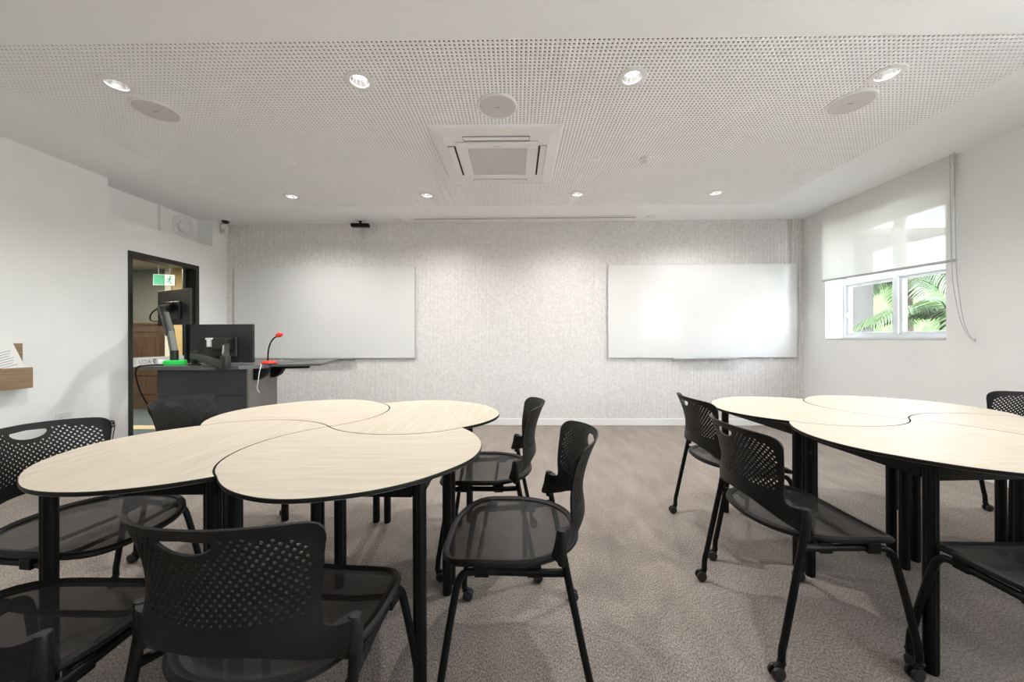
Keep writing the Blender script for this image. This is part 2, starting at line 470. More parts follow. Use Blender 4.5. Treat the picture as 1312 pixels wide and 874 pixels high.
# ------------------------------------------------------------------ ceiling fittings
def downlight_proto():
    t = thing('ceiling_downlight', '', 'downlight', (0, 0, ZC))
    MB().lathe([(.0525, .012), (.0525, -.003), (.056, -.006), (.082, -.004), (.086, .0), (.086, .0004), (.0525, .0004)], seg=32, cap=False).build('trim_ring', M['plastic_w'], t)
    MB().lathe([(.052, .0), (.046, .025), (.036, .05), (.0355, .0505), (.0365, .0505), (.053, .0)], seg=32, cap=False).build('reflector', M['chrome'], t)
    MB().lathe([(.0, .046), (.0355, .046), (.0355, .049), (0, .049)], seg=24).build('lamp', M['lamp'], t)
    return t
dl = downlight_proto()
LLAB = ['glowing ceiling downlight nearest the left wall, beside the left round ceiling speaker',
        'glowing ceiling downlight in the near row, between left and middle ceiling speakers',
        'glowing ceiling downlight in the near row, between middle and right ceiling speakers',
        'glowing ceiling downlight nearest the right wall, beside the right round ceiling speaker',
        'small glowing far-row downlight near the corner sensor and door wall',
        'small glowing far-row downlight just left of the air conditioner far edge',
        'small glowing far-row downlight just right of the air conditioner far edge',
        'small glowing far-row downlight above the right whiteboard near the window wall']
P_NEAR, P_FAR = 28.0, 28.0
for k, (x, y) in enumerate(LIGHTS):
    if k == 0: dl.location = (x, y, ZC); dl['label'] = LLAB[0]; dl['group'] = 'ceiling downlights'
    else: dup(dl, (x, y, ZC), 0, LLAB[k])
def spot(x, y, p, size=152):
    L = bpy.data.lights.new('downlight_or_fill_beam', 'SPOT'); L.energy = p; L.spot_size = math.radians(size); L.spot_blend = 1.0
    L.shadow_soft_size = .035; L.color = (1, .978, .955)
    o = bpy.data.objects.new('downlight_or_fill_beam', L); COL.objects.link(o); o.location = (x, y, ZC - .012)
for k, (x, y) in enumerate(LIGHTS): spot(x, y, P_NEAR if k < 4 else P_FAR)
BACK_FILL = [(x, -1.2) for x in LX]  # unseen extra spots behind the camera, added to lift the ceiling brightness
for (x, y) in BACK_FILL: spot(x, y, 5.0)

def speaker_proto():
    t = thing('ceiling_speaker', '', 'speaker', (0, 0, ZC))
    MB().lathe([(.118, -.004), (.121, -.009), (.130, -.008), (.134, -.002), (.134, 0)], seg=48).build('rim', M['plastic_w'], t)
    g = MB().lathe([(0, -.0075), (.06, -.0075), (.119, -.006), (.119, -.001), (0, -.001)], seg=48).build('grille', M['grille'], t)
    MB().box((-.016, -.003, -.0092), (.016, .003, -.0074)).build('badge', M['ink_l'], t)
    return t
sp = speaker_proto()
for k, (x, y, lb) in enumerate([(-2.425, 2.415, 'round white ceiling speaker nearest the left wall'), (-.142, 2.428, 'round white ceiling speaker beside the air conditioner, middle of three'), (2.164, 2.447, 'round white ceiling speaker nearest the window wall')]):
    if k == 0: sp.location = (x, y, ZC); sp['label'] = lb; sp['group'] = 'round ceiling speakers'
    else: dup(sp, (x, y, ZC), 0, lb)

def cassette():
    t = thing('air_conditioner', 'square white four-way ceiling cassette air conditioner in perforated ceiling', 'air conditioner', (-.172, 3.113, ZC), PA)
    h = .485
    b = MB()
    # stepped sloping outer frame
    def ring(r0, z0, r1, z1):
        a = [(-r0, -r0, z0), (r0, -r0, z0), (r0, r0, z0), (-r0, r0, z0)]; c = [(-r1, -r1, z1), (r1, -r1, z1), (r1, r1, z1), (-r1, r1, z1)]
        for i in range(4):
            j = (i + 1) % 4; b.face([a[i], a[j], c[j], c[i]])
    ring(h, 0, h, -.012); ring(h, -.012, h - .012, -.02); ring(h - .012, -.02, .40, -.034); ring(.40, -.034, .30, -.034)
    fr = b.build('fascia', M['plastic_w'], t, smooth=False)
    # outlets: slot + flap on each side
    for k in range(4):
        R = Matrix.Rotation(k * PI / 2, 4, 'Z')
        MB().obox((.50, .062, .004), R @ Matrix.Translation((0, -.355, -.0352))).build('air_slot', M['gap'], t, smooth=False)
        MB().obox((.494, .046, .006), R @ Matrix.Translation((0, -.361, -.039)) @ Matrix.Rotation(.07, 4, 'X'), .002).build('louver', M['plastic_w'], t)
    b = MB()
    b.box((-.315, -.315, -.046), (.315, -.235, -.034), .004); b.box((-.315, .235, -.046), (.315, .315, -.034), .004)
    b.box((-.315, -.235, -.046), (-.235, .235, -.034), .003); b.box((.235, -.235, -.046), (.315, .235, -.034), .003)
    b.build('grille_frame', M['plastic_w'], t)
    g = MB().box((-.236, -.236, -.041), (.236, .236, -.036))
    for i in range(1, 24):
        p = -.236 + i * .472 / 24
        g.box((p - .0016, -.236, -.0425), (p + .0016, .236, -.041))
    g.build('intake_grille', M['grille'], t, smooth=False)
    MB().box((-.028, -.268, -.0468), (-.004, -.262, -.0455)).box((0, -.268, -.0468), (.026, -.262, -.0455)).build('badge', M['ink_l'], t, smooth=False)
    for sx in (-1, 1): MB().lathe([(0, -.0475), (.007, -.0475), (.007, -.045), (0, -.045)], (sx * .27, .285, 0), 12).build('latch', M['grille'], t)
cassette()

def detector():
    t = thing('smoke_detector', 'small white domed smoke detector right of the air conditioner', 'smoke detector', (1.079, 3.165, ZC))
    MB().lathe([(.05, 0), (.05, -.012), (.046, -.016), (0, -.016)], seg=28).build('base', M['plastic_w'], t)
    MB().lathe([(.034, -.016), (.036, -.03), (.030, -.042), (.016, -.048), (0, -.049)], seg=28).build('sensing_dome', M['plastic_w'], t)
detector()
for k, (x, y, lb) in enumerate([(.66, 3.155, 'flat white sprinkler cover plate between air conditioner and smoke detector'), (-1.98, 3.16, 'flat white sprinkler cover plate left of the air conditioner')]):
    o = MB().lathe([(.041, 0), (.041, -.003), (.038, -.005), (0, -.005)], seg=28).build('sprinkler_cover', M['perf'], loc=(x, y, ZC)); tag(o, lb, 'sprinkler', 'sprinkler covers')

def track_camera():
    t = thing('conference_camera', 'black bar conference camera hanging from ceiling above left whiteboard', 'camera', (-2.04, 4.70, ZC))
    MB().box((-.075, -.035, -.012), (.075, .035, 0), .004).build('ceiling_plate', M['plastic_w'], t)
    MB().tube([(0, 0, -.012), (0, 0, -.045)], .013, 12).lathe([(.022, -.012), (.022, -.02), (.012, -.028)], seg=14).build('stem', M['black'], t)
    b = MB().box((-.115, -.035, -.088), (.115, .03, -.045), .008).build('camera_bar', M['black'], t)
    MB().lathe([(.016, 0), (.016, -.008), (.011, -.009), (0, -.009)], (.0, -.035, -.067), 16, 'Y').build('lens', M['glassblk'], t)
    b.rotation_euler = (0, .02, 0)
track_camera()
def corner_sensor():
    t = thing('motion_sensor', 'small white motion sensor box in the top left corner of room', 'sensor', (-3.845, 4.74, 2.51))
    MB().box((-.03, -.03, 0), (.03, .025, .115), .008).build('housing', M['plastic_w'], t)
    MB().box((-.02, -.034, .02), (.02, -.028, .06), .002).build('lens_window', M['grille'], t)
    d = thing('dome_camera', 'dark dome camera on white ceiling base in the top left corner', 'camera', (-3.74, 4.62, ZC))
    MB().lathe([(.062, 0), (.062, -.014), (.055, -.02), (0, -.02)], seg=24).build('base', M['plastic_w'], d)
    MB().lathe([(.042, -.02), (.04, -.034), (.028, -.05), (.012, -.056), (0, -.057)], seg=24).build('dome', M['glassblk'], d)
corner_sensor()
def screen_case():
    t = thing('projector_screen', 'long white recessed projector screen slot in ceiling along front wall', 'projector screen', (.06, 4.66, ZC))
    MB().box((-1.42, -.055, -.010), (1.42, -.012, 0), .002).box((-1.42, .012, -.010), (1.42, .055, 0), .002).build('case', M['plastic_w'], t)
    MB().box((-1.40, -.012, -.006), (1.40, .012, 0)).build('slot', M['gap'], t, smooth=False)
    for sx in (-1, 1): MB().box((sx * 1.60 - .05, -.04, -.012), (sx * 1.60 + .05, .04, 0), .003).build('end_cover', M['plastic_w'], t)
screen_case()

# vent in the niche
def vent():
    t = thing('wall_vent', 'round white exhaust vent in the high niche above the door', 'vent', (XL - .20, 4.40, 2.50))
    MB().lathe([(.138, 0), (.138, .012), (.12, .02), (.105, .012), (.105, 0)], seg=36, axis='X', cap=False).build('ring', M['plastic_w'], t)
    MB().lathe([(0, .04), (.03, .04), (.07, .028), (.074, .018), (.02, .01), (0, .01)], seg=32, axis='X').build('disc', M['plastic_w'], t)
    MB().lathe([(0, .052), (.02, .05), (.026, .04), (0, .038)], seg=20, axis='X').build('hub', M['plastic_w'], t)
vent()

# ------------------------------------------------------------------ whiteboards
def whiteboard(x0, tx0, tx1, label):
    t = thing('whiteboard', label, 'whiteboard', (x0 + 1.2, YF, .882), 0, 'wall whiteboards')
    MB().box((-1.2, -.028, 0), (1.2, -.012, 1.198), .002).build('panel', M['board'], t)
    MB().box((-1.201, -.0285, -.004), (1.201, -.011, 0)).box((1.2, -.0285, -.004), (1.204, -.011, 1.2)).box((-1.204, -.0285, -.004), (-1.2, -.011, 1.2)).build('edge_trim', M['alu'], t, smooth=False)
    MB().box((-1.1, -.012, 1.05), (1.1, -.0005, 1.12)).build('wall_rail', M['alu'], t, smooth=False)
    MB().box((tx0 - x0 - 1.2, -.075, -.012), (tx1 - x0 - 1.2, -.012, -.004), .002).box((tx0 - x0 - 1.2, -.012, -.03), (tx1 - x0 - 1.2, -.008, -.004)).build('pen_tray', M['alu'], t)
whiteboard(-3.767, -2.95, -2.16, 'large blank wall whiteboard behind the lectern on ribbed wall')
whiteboard(1.155, 1.98, 2.76, 'large blank wall whiteboard near the window on ribbed wall')

# ------------------------------------------------------------------ glazed door
def door():
    t = bpy.data.objects.new('door_1', None); COL.objects.link(t); t.location = (XL, DY0, 0); struct(t)
    w = DY1 - DY0; d = .13
    b = MB()
    b.box((-d, 0, 0), (.012, .038, DZ), .002); b.box((-d, w - .045, 0), (.012, w, DZ), .002)
    b.box((-d, .038, DZ - .05), (.012, w - .045, DZ), .002); b.box((-d, .038, 0), (.0, w - .045, .05), .002)
    b.box((-d, .038, .05), (-d + .03, .055, DZ - .05)); b.box((-d, w - .075, .05), (-d + .03, w - .045, DZ - .05))
    b.build('door_frame', M['frame'], t)
    MB().box((-d + .012, .05, .05), (-d + .018, w - .06, DZ - .05)).build('glass', M['glass'], t, smooth=False)
    MB().box((-d + .019, .056, .846), (-d + .0205, w - .076, .942)).build('frosted_band', M['frost'], t, smooth=False)
    # lettering read from the corridor side: mirrored from in here
    def lettering(y, s):
        cu = bpy.data.curves.new('txt', 'FONT'); cu.body = 'ACU'; cu.size = s; cu.extrude = .0004; cu.space_character = 1.05
        to = bpy.data.objects.new('txt', cu); COL.objects.link(to)
        dg = bpy.context.evaluated_depsgraph_get(); me = bpy.data.meshes.new_from_object(to.evaluated_get(dg))
        bpy.data.objects.remove(to)
        # text +x runs to -y here seen from the room the far way round, so it reads mirrored
        me.transform(Matrix(((0, 0, 1, 0), (-1, 0, 0, 0), (0, 1, 0, 0), (0, 0, 0, 1))))
        me.materials.clear(); me.materials.append(M['ink_l'])
        o = link('lettering', me, t, (-d + .0215, y, .872))
    lettering(.335, .06)
    s = MB()
    cy, cz = .378, .893
    pts = [(-.021, .026), (.021, .026), (.021, -.004), (.012, -.019), (0, -.027), (-.012, -.019), (-.021, -.004)]
    inn = [(a * .62, b_ * .62 + .001) for a, b_ in pts]
    for i in range(7):
        j = (i + 1) % 7
        s.face([(-d + .0216, cy + pts[i][0], cz + pts[i][1]), (-d + .0216, cy + pts[j][0], cz + pts[j][1]), (-d + .0216, cy + inn[j][0], cz + inn[j][1]), (-d + .0216, cy + inn[i][0], cz + inn[i][1])])
    s.face([(-d + .0216, cy - .003, cz + .018), (-d + .0216, cy + .003, cz + .018), (-d + .0216, cy + .003, cz - .018), (-d + .0216, cy - .003, cz - .018)])
    s.face([(-d + .0217, cy - .013, cz + .007), (-d + .0217, cy + .013, cz + .007), (-d + .0217, cy + .013, cz + .002), (-d + .0217, cy - .013, cz + .002)])
    s.build('emblem', M['ink'], t, smooth=False)
    lettering(.715, .06)
door()

# ------------------------------------------------------------------ corridor beyond the door
CX0, CX1, CY0, CY1, CZ = -8.2, XL - .16, 2.2, 5.95, 2.285
def corridor():
    struct(MB().box((CX0, CY0, -.12), (CX1 + .02, CY1 + .2, -.001)).build('floor_corridor', M['corr_floor'], smooth=False))
    struct(MB().box((CX0, CY0, CZ), (CX1, CY1 + .2, CZ + .012)).build('ceiling_corridor', M['corr_ceil'], smooth=False))
    struct(MB().box((CX0, CY1, 0), (CX1 + .16, CY1 + .2, CZ)).build('wall_corridor', M['corr_grey'], smooth=False))
    struct(MB().box((CX0 - .2, CY0 - .2, 0), (CX0, CY1 + .2, CZ)).build('wall_corridor_end', M['corr_grey'], smooth=False))
    struct(MB().box((CX0, CY0 - .2, 0), (CX1, CY0, CZ)).build('wall_corridor_near', M['corr_grey'], smooth=False))
    struct(MB().box((CX1 - .02, YF, 0), (CX1 + .16, CY1, CZ)).build('wall_corridor_side', M['corr_grey'], smooth=False))
    struct(MB().box((-5.70, CY1 - .14, 0), (-5.60, CY1, CZ), .004).build('trim_4', M['white']))
    struct(MB().box((-5.60, CY1 - .10, 0), (-4.6, CY1, CZ)).build('wall_corridor_pier', M['beige'], smooth=False))
    struct(MB().box((-7.4, 4.55, -.001), (-4.06, 4.75, .004)).build('threshold_light_strip', M['threshold_light'], smooth=False))  # threshold strip, a beam of light on the floor put into its pale colour
    t = thing('wood_panelling', 'dark stained timber wall panelling in corridor seen through glazed door', 'panelling', (-6.6, CY1, 0))
    W = .84
    MB().box((-1.5, -.03, 0), (W, 0, 1.40)).build('backboard', M['darkwood'], t, smooth=False)
    b = MB()
    b.box((-1.5, -.055, 0), (W, -.03, .16), .004); b.box((-1.5, -.05, .55), (W, -.03, .66), .004); b.box((-1.5, -.05, 1.26), (W, -.03, 1.37), .004)
    for x in (-1.5, -.95, -.40, .15, .70): b.box((x, -.05, .16), (x + .08, -.03, 1.26), .003)
    b.build('rails', M['darkwood'], t)
    MB().box((-1.52, -.075, 1.37), (W + .02, 0, 1.41), .008).build('cap_rail', M['darkwood'], t)
    for x in (-1.42, -.87, -.32, .23):
        for z0, z1 in ((.20, .51), (.70, 1.22)):
            MB().box((x + .05, -.044, z0 + .04), (x + .42, -.03, z1 - .04), .012).build('raised_panel', M['darkwood'], t)
    s = thing('exit_sign', 'green lit exit sign with running figure hanging in the corridor', 'exit sign', (-5.22, 5.32, 1.93), .35)
    MB().box((-.13, -.012, 0), (.13, .012, .16), .004).build('housing', M['plastic_w'], s)
    MB().box((-.125, -.0145, .006), (.01, -.012, .154)).build('green_panel', M['exit_g'], s, smooth=False)
    MB().box((.01, -.0145, .006), (.125, -.012, .154)).build('white_panel', M['exit_w'], s, smooth=False)
    f = MB()
    y = -.0155
    def limb(a, b_, w): f.bar((a[0], y, a[1]), (b_[0], y, b_[1]), w, .002, up=(0, 1, 0))
    f.lathe([(0, -.0165), (.013, -.0165), (.013, -.0145), (0, -.0145)], (.075, 0, .128), 14, 'Y')
    limb((.07, .112), (.06, .07), .02); limb((.06, .07), (.085, .045), .013); limb((.085, .045), (.078, .015), .012)
    limb((.06, .07), (.04, .045), .013); limb((.04, .045), (.018, .045), .012); limb((.07, .105), (.098, .085), .010); limb((.068, .107), (.04, .095), .010); limb((.04, .095), (.034, .072), .010)
    f.build('running_figure', M['exit_g'], s, smooth=False)
    MB().tube([(-.07, 0, .16), (-.07, 0, CZ - 1.93)], .006, 8).tube([(.07, 0, .16), (.07, 0, CZ - 1.93)], .006, 8).build('hanger_rods', M['alu'], s)
    L = bpy.data.lights.new('corridor_lamp', 'AREA'); L.energy = 32; L.size = .6; L.color = (1, .86, .62)
    o = bpy.data.objects.new('corridor_lamp', L); COL.objects.link(o); o.location = (-5.4, 4.4, CZ - .03)
corridor()

# ------------------------------------------------------------------ window, blind, garden
def window():
    t = bpy.data.objects.new('window_1', None); COL.objects.link(t); struct(t); t.location = (XO - .09, OY0, OZ0)
    w = OY1 - OY0; h = OZ1 - OZ0
    b = MB(); e = .035
    b.box((0, 0, 0), (.08, w, .04), .003); b.box((0, 0, h - .04), (.08, w, h), .003)
    b.box((0, 0, .04), (.08, e, h - .04), .003); b.box((0, w - e, .04), (.08, w, h - .04), .003)
    my = .60
    b.box((-.012, my, .04), (.08, my + .05, h - .04), .003)
    b.box((-.006, e, .625), (.08, w - e, .675), .003)
    b.build('window_frame', M['alum_w'], t)
    for (y0, y1) in ((e, my), (my + .05, w - e)):
        for (z0, z1) in ((.04, .625), (.675, h - .04)):
            s = MB(); q = .028
            s.box((.012, y0, z0), (.055, y0 + q, z1), .003); s.box((.012, y1 - q, z0), (.055, y1, z1), .003)
            s.box((.012, y0 + q, z0), (.055, y1 - q, z0 + q), .003); s.box((.012, y0 + q, z1 - q), (.055, y1 - q, z1), .003)
            f = s.build('sash', M['alum_w'], t)
            MB().box((.03, y0 + q, z0 + q), (.034, y1 - q, z1 - q)).build('pane', M['glass'], f, smooth=False)
    MB().box((-.02, w - e - .035, .24), (.0, w - e - .01, .30), .003).box((-.035, w - e - .03, .265), (-.015, w - e + .0, .28), .003).build('window_latch', M['barw'], t)
    struct(MB().box((XR - .004, OY0 - .0, OZ0 - .018), (XO - .09, OY1, OZ0 + .001), .002).build('trim_6', M['alum_w']))
window()
def window_beyond():
    t = bpy.data.objects.new('fill_window', None); COL.objects.link(t); struct(t); t.location = (XO - .09, W2A, OZ0)
    w = W2B - W2A; h = OZ1 - OZ0; b = MB()
    b.box((0, 0, 0), (.08, w, .04), .003).box((0, 0, h - .04), (.08, w, h), .003)
    for y in (0, w / 3, 2 * w / 3, w - .04): b.box((0, y, .04), (.08, y + .04, h - .04), .003)
    b.build('window_frame', M['alum_w'], t)
    for k in range(3): MB().box((.03, k * w / 3 + .04, .04), (.034, (k + 1) * w / 3 - (.04 if k == 2 else 0), h - .04)).build('pane', M['glass'], t, smooth=False)
window_beyond()
struct(MB().box((XO, W2A - .4, OZ1 + .1), (XO + 1.1, W2B + .4, OZ1 + .2)).build('added_sun_hood', M['extwall'], smooth=False))   # hood added over that unseen window to keep sky light off the floor
def blind():
    t = thing('roller_blind', 'white translucent roller blind half lowered over the window', 'blind', (XR - .035, 3.15, 1.775))
    w = 4.477 - 3.15; n = 24; v = []; f = []
    m = MB()
    top = ZC - 1.775
    pts = []
    for i in range(n + 1):
        y = w * i / n; dx = .003 * math.sin(i * .8)
        pts.append((dx, y))
    a = [(m.bm.verts.new((x, y, .03 * y / w)), m.bm.verts.new((x, y, top)), m.bm.verts.new((x + .0015, y, .03 * y / w)), m.bm.verts.new((x + .0015, y, top))) for x, y in pts]
    for p, q in zip(a, a[1:]):
        m.bm.faces.new((p[0], q[0], q[1], p[1]))
    m.build('fabric', M['blind'], t)
    MB().bar((0, -.022, -.008), (0, w + .002, .028), .022, .024, .006).build('bottom_bar', M['barw'], t)
    c = tag(MB().tube(catmull([(3.600, 3.150, ZC), (3.600, 3.140, 1.78), (3.605, 3.125, 1.5), (3.612, 3.085, 1.25), (3.622, 3.035, 1.125), (3.63, 3.02, 1.11)], 6), .0028, 6)
            .tube(catmull([(3.600, 3.120, ZC), (3.602, 3.110, 1.78), (3.608, 3.098, 1.5), (3.615, 3.07, 1.25), (3.625, 3.03, 1.125), (3.632, 3.015, 1.108)], 6), .0028, 6).build('blind_cord', M['cord']),
            'thin grey looped blind cord hanging beside the window', 'cord')
    MB().lathe([(0, -.012), (.008, -.010), (.009, .008), (.004, .014), (0, .014)], (3.634, 3.016, 1.102), 12).build('cord_weight', M['cord'], c)
blind()

def frond(L, n, droop, leaf_len, mtl, parent, m4, tilt=0.35):
    v = []; f = []
    pts = []
    for i in range(n + 1):
        t = i / n
        pts.append(Vector((L * (t - .18 * droop * t * t), 0, L * (.32 * t - droop * .75 * t * t))))
    def quad(a, b, c, d):
        k = len(v); v.extend([a, b, c, d]); f.append((k, k + 1, k + 2, k + 3))
    b = MB(); b.tube(pts, [.011 * (1 - .8 * i / n) for i in range(n + 1)], 6)
    bm = b.bm
    for i in range(1, n):
        t = i / n; p = pts[i]; d = (pts[i + 1] - pts[i - 1]).normalized()
        ll = leaf_len * math.sin(PI * min(1, .12 + .88 * t) ** .8) ** .7 * random.uniform(.88, 1.08)
        for s in (-1, 1):
            side = Vector((0, s, 0)); dirv = (side * .86 + d * .5 + Vector((0, 0, -.18 + random.uniform(-.08, .08)))).normalized()
            wv = d * (L / n * .42)
            prev = None
            for k in range(6):
                u = k / 5; q = p + dirv * (ll * u) + Vector((0, 0, -tilt * ll * u * u))
                ww = wv * (math.sin(PI * (.12 + .86 * u)) ** .6) * (1 if k < 5 else .15)
                cur = (bm.verts.new(q - ww), bm.verts.new(q + ww))
                if prev: bm.faces.new((prev[0], prev[1], cur[1], cur[0]))
                prev = cur
    for vv in bm.verts: vv.co = m4 @ vv.co
    me = bpy.data.meshes.new('frond'); bm.to_mesh(me); bm.free(); me.materials.append(mtl)
    return link('frond', me, parent)
def fern(loc, trunk_h, nf, L, lab, mtl, name='tree_fern', cat='fern', n=30, ll=.32, a0=0.0, droop=(.6, 1.1)):
    t = thing(name, lab, cat, loc, 0, 'garden ferns outside the window')
    MB().lathe([(.13, 0), (.10, trunk_h * .5), (.085, trunk_h), (.03, trunk_h + .05)], seg=14).build('trunk', M['trunk'], t)
    for k in range(nf):
        a = a0 + 2 * PI * k / nf + random.uniform(-.15, .15)
        m4 = Matrix.Translation((0, 0, trunk_h)) @ Matrix.Rotation(a, 4, 'Z') @ Matrix.Rotation(-random.uniform(.0, .35), 4, 'Y')
        frond(L * random.uniform(.85, 1.1), n, random.uniform(*droop), ll, mtl, t, m4)
fern((6.15, 5.40, -.3), 1.75, 13, 1.35, 'bright green tree fern filling the right window pane', M['leaf'], a0=.2)
fern((8.42, 8.17, -.3), 2.75, 12, 1.6, 'darker green palm seen through the left window pane', M['leafd'], name='garden_palm', cat='palm', n=34, ll=.42, a0=.5, droop=(.9, 1.4))
fern((9.9, 7.6, -.3), 2.0, 11, 1.2, 'pale fern farther back behind the near tree fern', M['leaf'], a0=.9)
struct(MB().box((XO, -8.0, -.42), (16, 2.6, -.3)).build('floor_terrace_bounce', M['bounce_ground'], smooth=False))  # unseen ground, kept pale to bounce sunlight up onto the ceiling
struct(MB().box((XO, 2.6, -.42), (16, 16, -.3)).build('floor_garden', M['bark'], smooth=False))
struct(MB().box((XO, 7.0, -.3), (6.60, 7.25, 4.0)).build('wall_garden', M['gwall'], smooth=False))
struct(MB().box((XO, 5.9, 2.75), (6.7, 7.3, 2.85)).build('ceiling_garden_eave', M['extwall'], smooth=False))
struct(MB().box((11.5, 2, -.3), (11.7, 16, 3.0)).build('wall_garden_far', M['hedge'], smooth=False))

# ------------------------------------------------------------------ wall rack, outlet, cable
def rack():
    t = thing('brochure_rack', 'timber brochure rack fixed to left wall at picture edge', 'rack', (XL, 2.3, .756))
    MB().box((0, -.3, 0), (.018, .496, .345), .002).build('back_board', M['oak'], t)
    MB().box((.018, -.3, 0), (.085, .496, .018), .002).build('base', M['oak'], t)
    MB().box((.085, -.3, 0), (.10, .496, .16), .002).build('front_board', M['oak'], t)
    p = thing('leaflet', 'white printed leaflet leaning in the timber wall rack', 'leaflet', (XL + .03, 2.52, .78))
    mt = Matrix.Rotation(-.12, 4, 'Y')
    me = MB().obox((.0015, .205, .29), Matrix.Translation((.04, .12, .20)) @ Matrix.Rotation(.28, 4, 'X') @ mt).build('sheet', M['paper'], p, smooth=False)
    b = MB()
    for i in range(7):
        b.obox((.0008, .12 - .02 * (i % 3), .004), Matrix.Translation((.04, .12, .20)) @ Matrix.Rotation(.28, 4, 'X') @ mt @ Matrix.Translation((.0013, .01, .05 - i * .018)))
    b.build('print_lines', M['ink_l'], p, smooth=False)
rack()
def outlet():
    t = thing('power_outlet', 'white double power outlet low on left wall', 'outlet', (XL, 3.07, .475))
    MB().box((0, -.06, -.036), (.009, .06, .036), .003).build('plate', M['plastic_w'], t)
    for s in (-1, 1):
        MB().box((.009, s * .03 - .006, .012), (.013, s * .03 + .006, .026), .001).build('switch', M['plastic_w'], t)
        MB().box((.0088, s * .03 - .008, -.012), (.0096, s * .03 - .005, -.004)).box((.0088, s * .03 + .005, -.012), (.0096, s * .03 + .008, -.004)).build('socket_slots', M['ink'], t, smooth=False)
    c = []
    for k in range(40):
        a = k / 40 * 2 * PI * 3
        c.append((XL + .02 + .012 * math.sin(a * .5), 3.40 + .026 * math.cos(a) + .0006 * k, .33 + .032 * math.sin(a)))
    o = tag(MB().tube([(XL + .006, 3.35, .37), (XL + .015, 3.38, .37)] + c + [(XL + .02, 3.42, .16), (XL + .03, 3.44, .02), (XL + .05, 3.43, .006)], .0035, 6).build('cable_coil', M['black']), 'thin black cable coiled on left wall beside the door', 'cable')
outlet()

# ------------------------------------------------------------------ lectern and its gear
ZD = .90
def lectern():
    t = thing('lectern', 'dark slate teaching lectern cabinet with side wing in front of the door', 'lectern', (-2.71, 3.33, 0))
    X0, X1, Y0, Y1 = -3.16, -2.345, 3.15, 3.52
    o = Vector((-2.71, 3.33, 0))
    def B(lo, hi, bev=.002): return MB().box(Vector(lo) - o, Vector(hi) - o, bev)
    B((X0 + .02, Y0 + .02, .06), (X1 - .02, Y1, ZD - .03)).build('carcass', M['slate'], t)
    B((X0 + .06, Y0 + .05, 0), (X1 - .06, Y1 - .04, .06)).build('plinth', M['black'], t)
    B((X0, Y0, .64), (X1 - .022, Y0 + .02, ZD - .034)).build('front_panel', M['slate'], t)
    B((X0, Y0, .06), (X1 - .022, Y0 + .02, .636)).build('front_panel', M['slate'], t)
    B((X1 - .02, Y0, .04), (X1, Y1, ZD - .03)).build('side_panel', M['slate_lit'], t)['label'] = 'slate side panel coloured as if lit'
    B((X0, Y0 + .02, .04), (X0 + .02, Y1, ZD - .03)).build('side_panel', M['slate'], t)
    pl = [(-3.22, 3.05), (-2.55, 3.04), (-2.40, 3.10), (-2.28, 3.24), (-2.26, 3.80), (-3.22, 3.80)]
    pts = [(p.x - o.x, p.y - o.y) for p in [Vector((a, b)) for a, b in pl]]
    MB().prism(pts, ZD - .03, ZD).build('desktop', M['desk'], t, smooth=False)
    wg = [(-2.26, 3.30), (-1.87, 3.43), (-2.08, 4.18), (-2.26, 4.18)]
    MB().prism([(a - o.x, b - o.y) for a, b in wg], ZD - .022, ZD - .002).build('wing', M['desk'], t, smooth=False)
    MB().prism([(a - o.x, b - o.y) for a, b in [(-2.26, 3.34), (-1.98, 3.43), (-2.02, 3.52), (-2.26, 3.52)]], ZD - .045, ZD - .022).build('wing_support', M['black'], t, smooth=False)
    for y in (3.20, 3.42):
        b = MB(); w = .05
        tri = [(-2.345, ZD - .03), (-2.215, ZD - .03), (-2.26, ZD - .10), (-2.31, ZD - .13), (-2.345, ZD - .13)]
        A = [b.bm.verts.new(Vector((x, y, z)) - o) for x, z in tri]; C = [b.bm.verts.new(Vector((x, y + w, z)) - o) for x, z in tri]
        b.bm.faces.new(A); b.bm.faces.new(C[::-1])
        for i in range(5): b.bm.faces.new((A[i], C[i], C[(i + 1) % 5], A[(i + 1) % 5]))
        b.build('bracket', M['black'], t, smooth=False)
lectern()

def monitor(loc, rz, label):
    t = thing('monitor', label, 'monitor', loc, rz, 'lectern monitors')
    w, h = .61, .362
    b = MB().box((-w / 2, -.012, -h / 2), (w / 2, .012, h / 2), .004).build('panel', M['screen'], t)
    MB().box((-w / 2 + .008, .012, -h / 2 + .014), (w / 2 - .008, .0135, h / 2 - .008)).build('screen', M['glassblk'], t, smooth=False)
    MB().box((-.16, -.032, -.13), (.16, -.011, .06), .012).build('rear_cover', M['screen'], t)
    MB().box((-.05, -.036, -.05), (.05, -.031, .05), .002).build('mount_plate', M['armb'], t)
    return t
m1 = monitor((-2.80, 3.42, 1.09), -.02, 'wide black monitor seen from behind, low on the lectern beside red microphone')
m2 = monitor((-3.565, 3.74, 1.462), -.40, 'raised black monitor seen from behind in front of the glazed door')

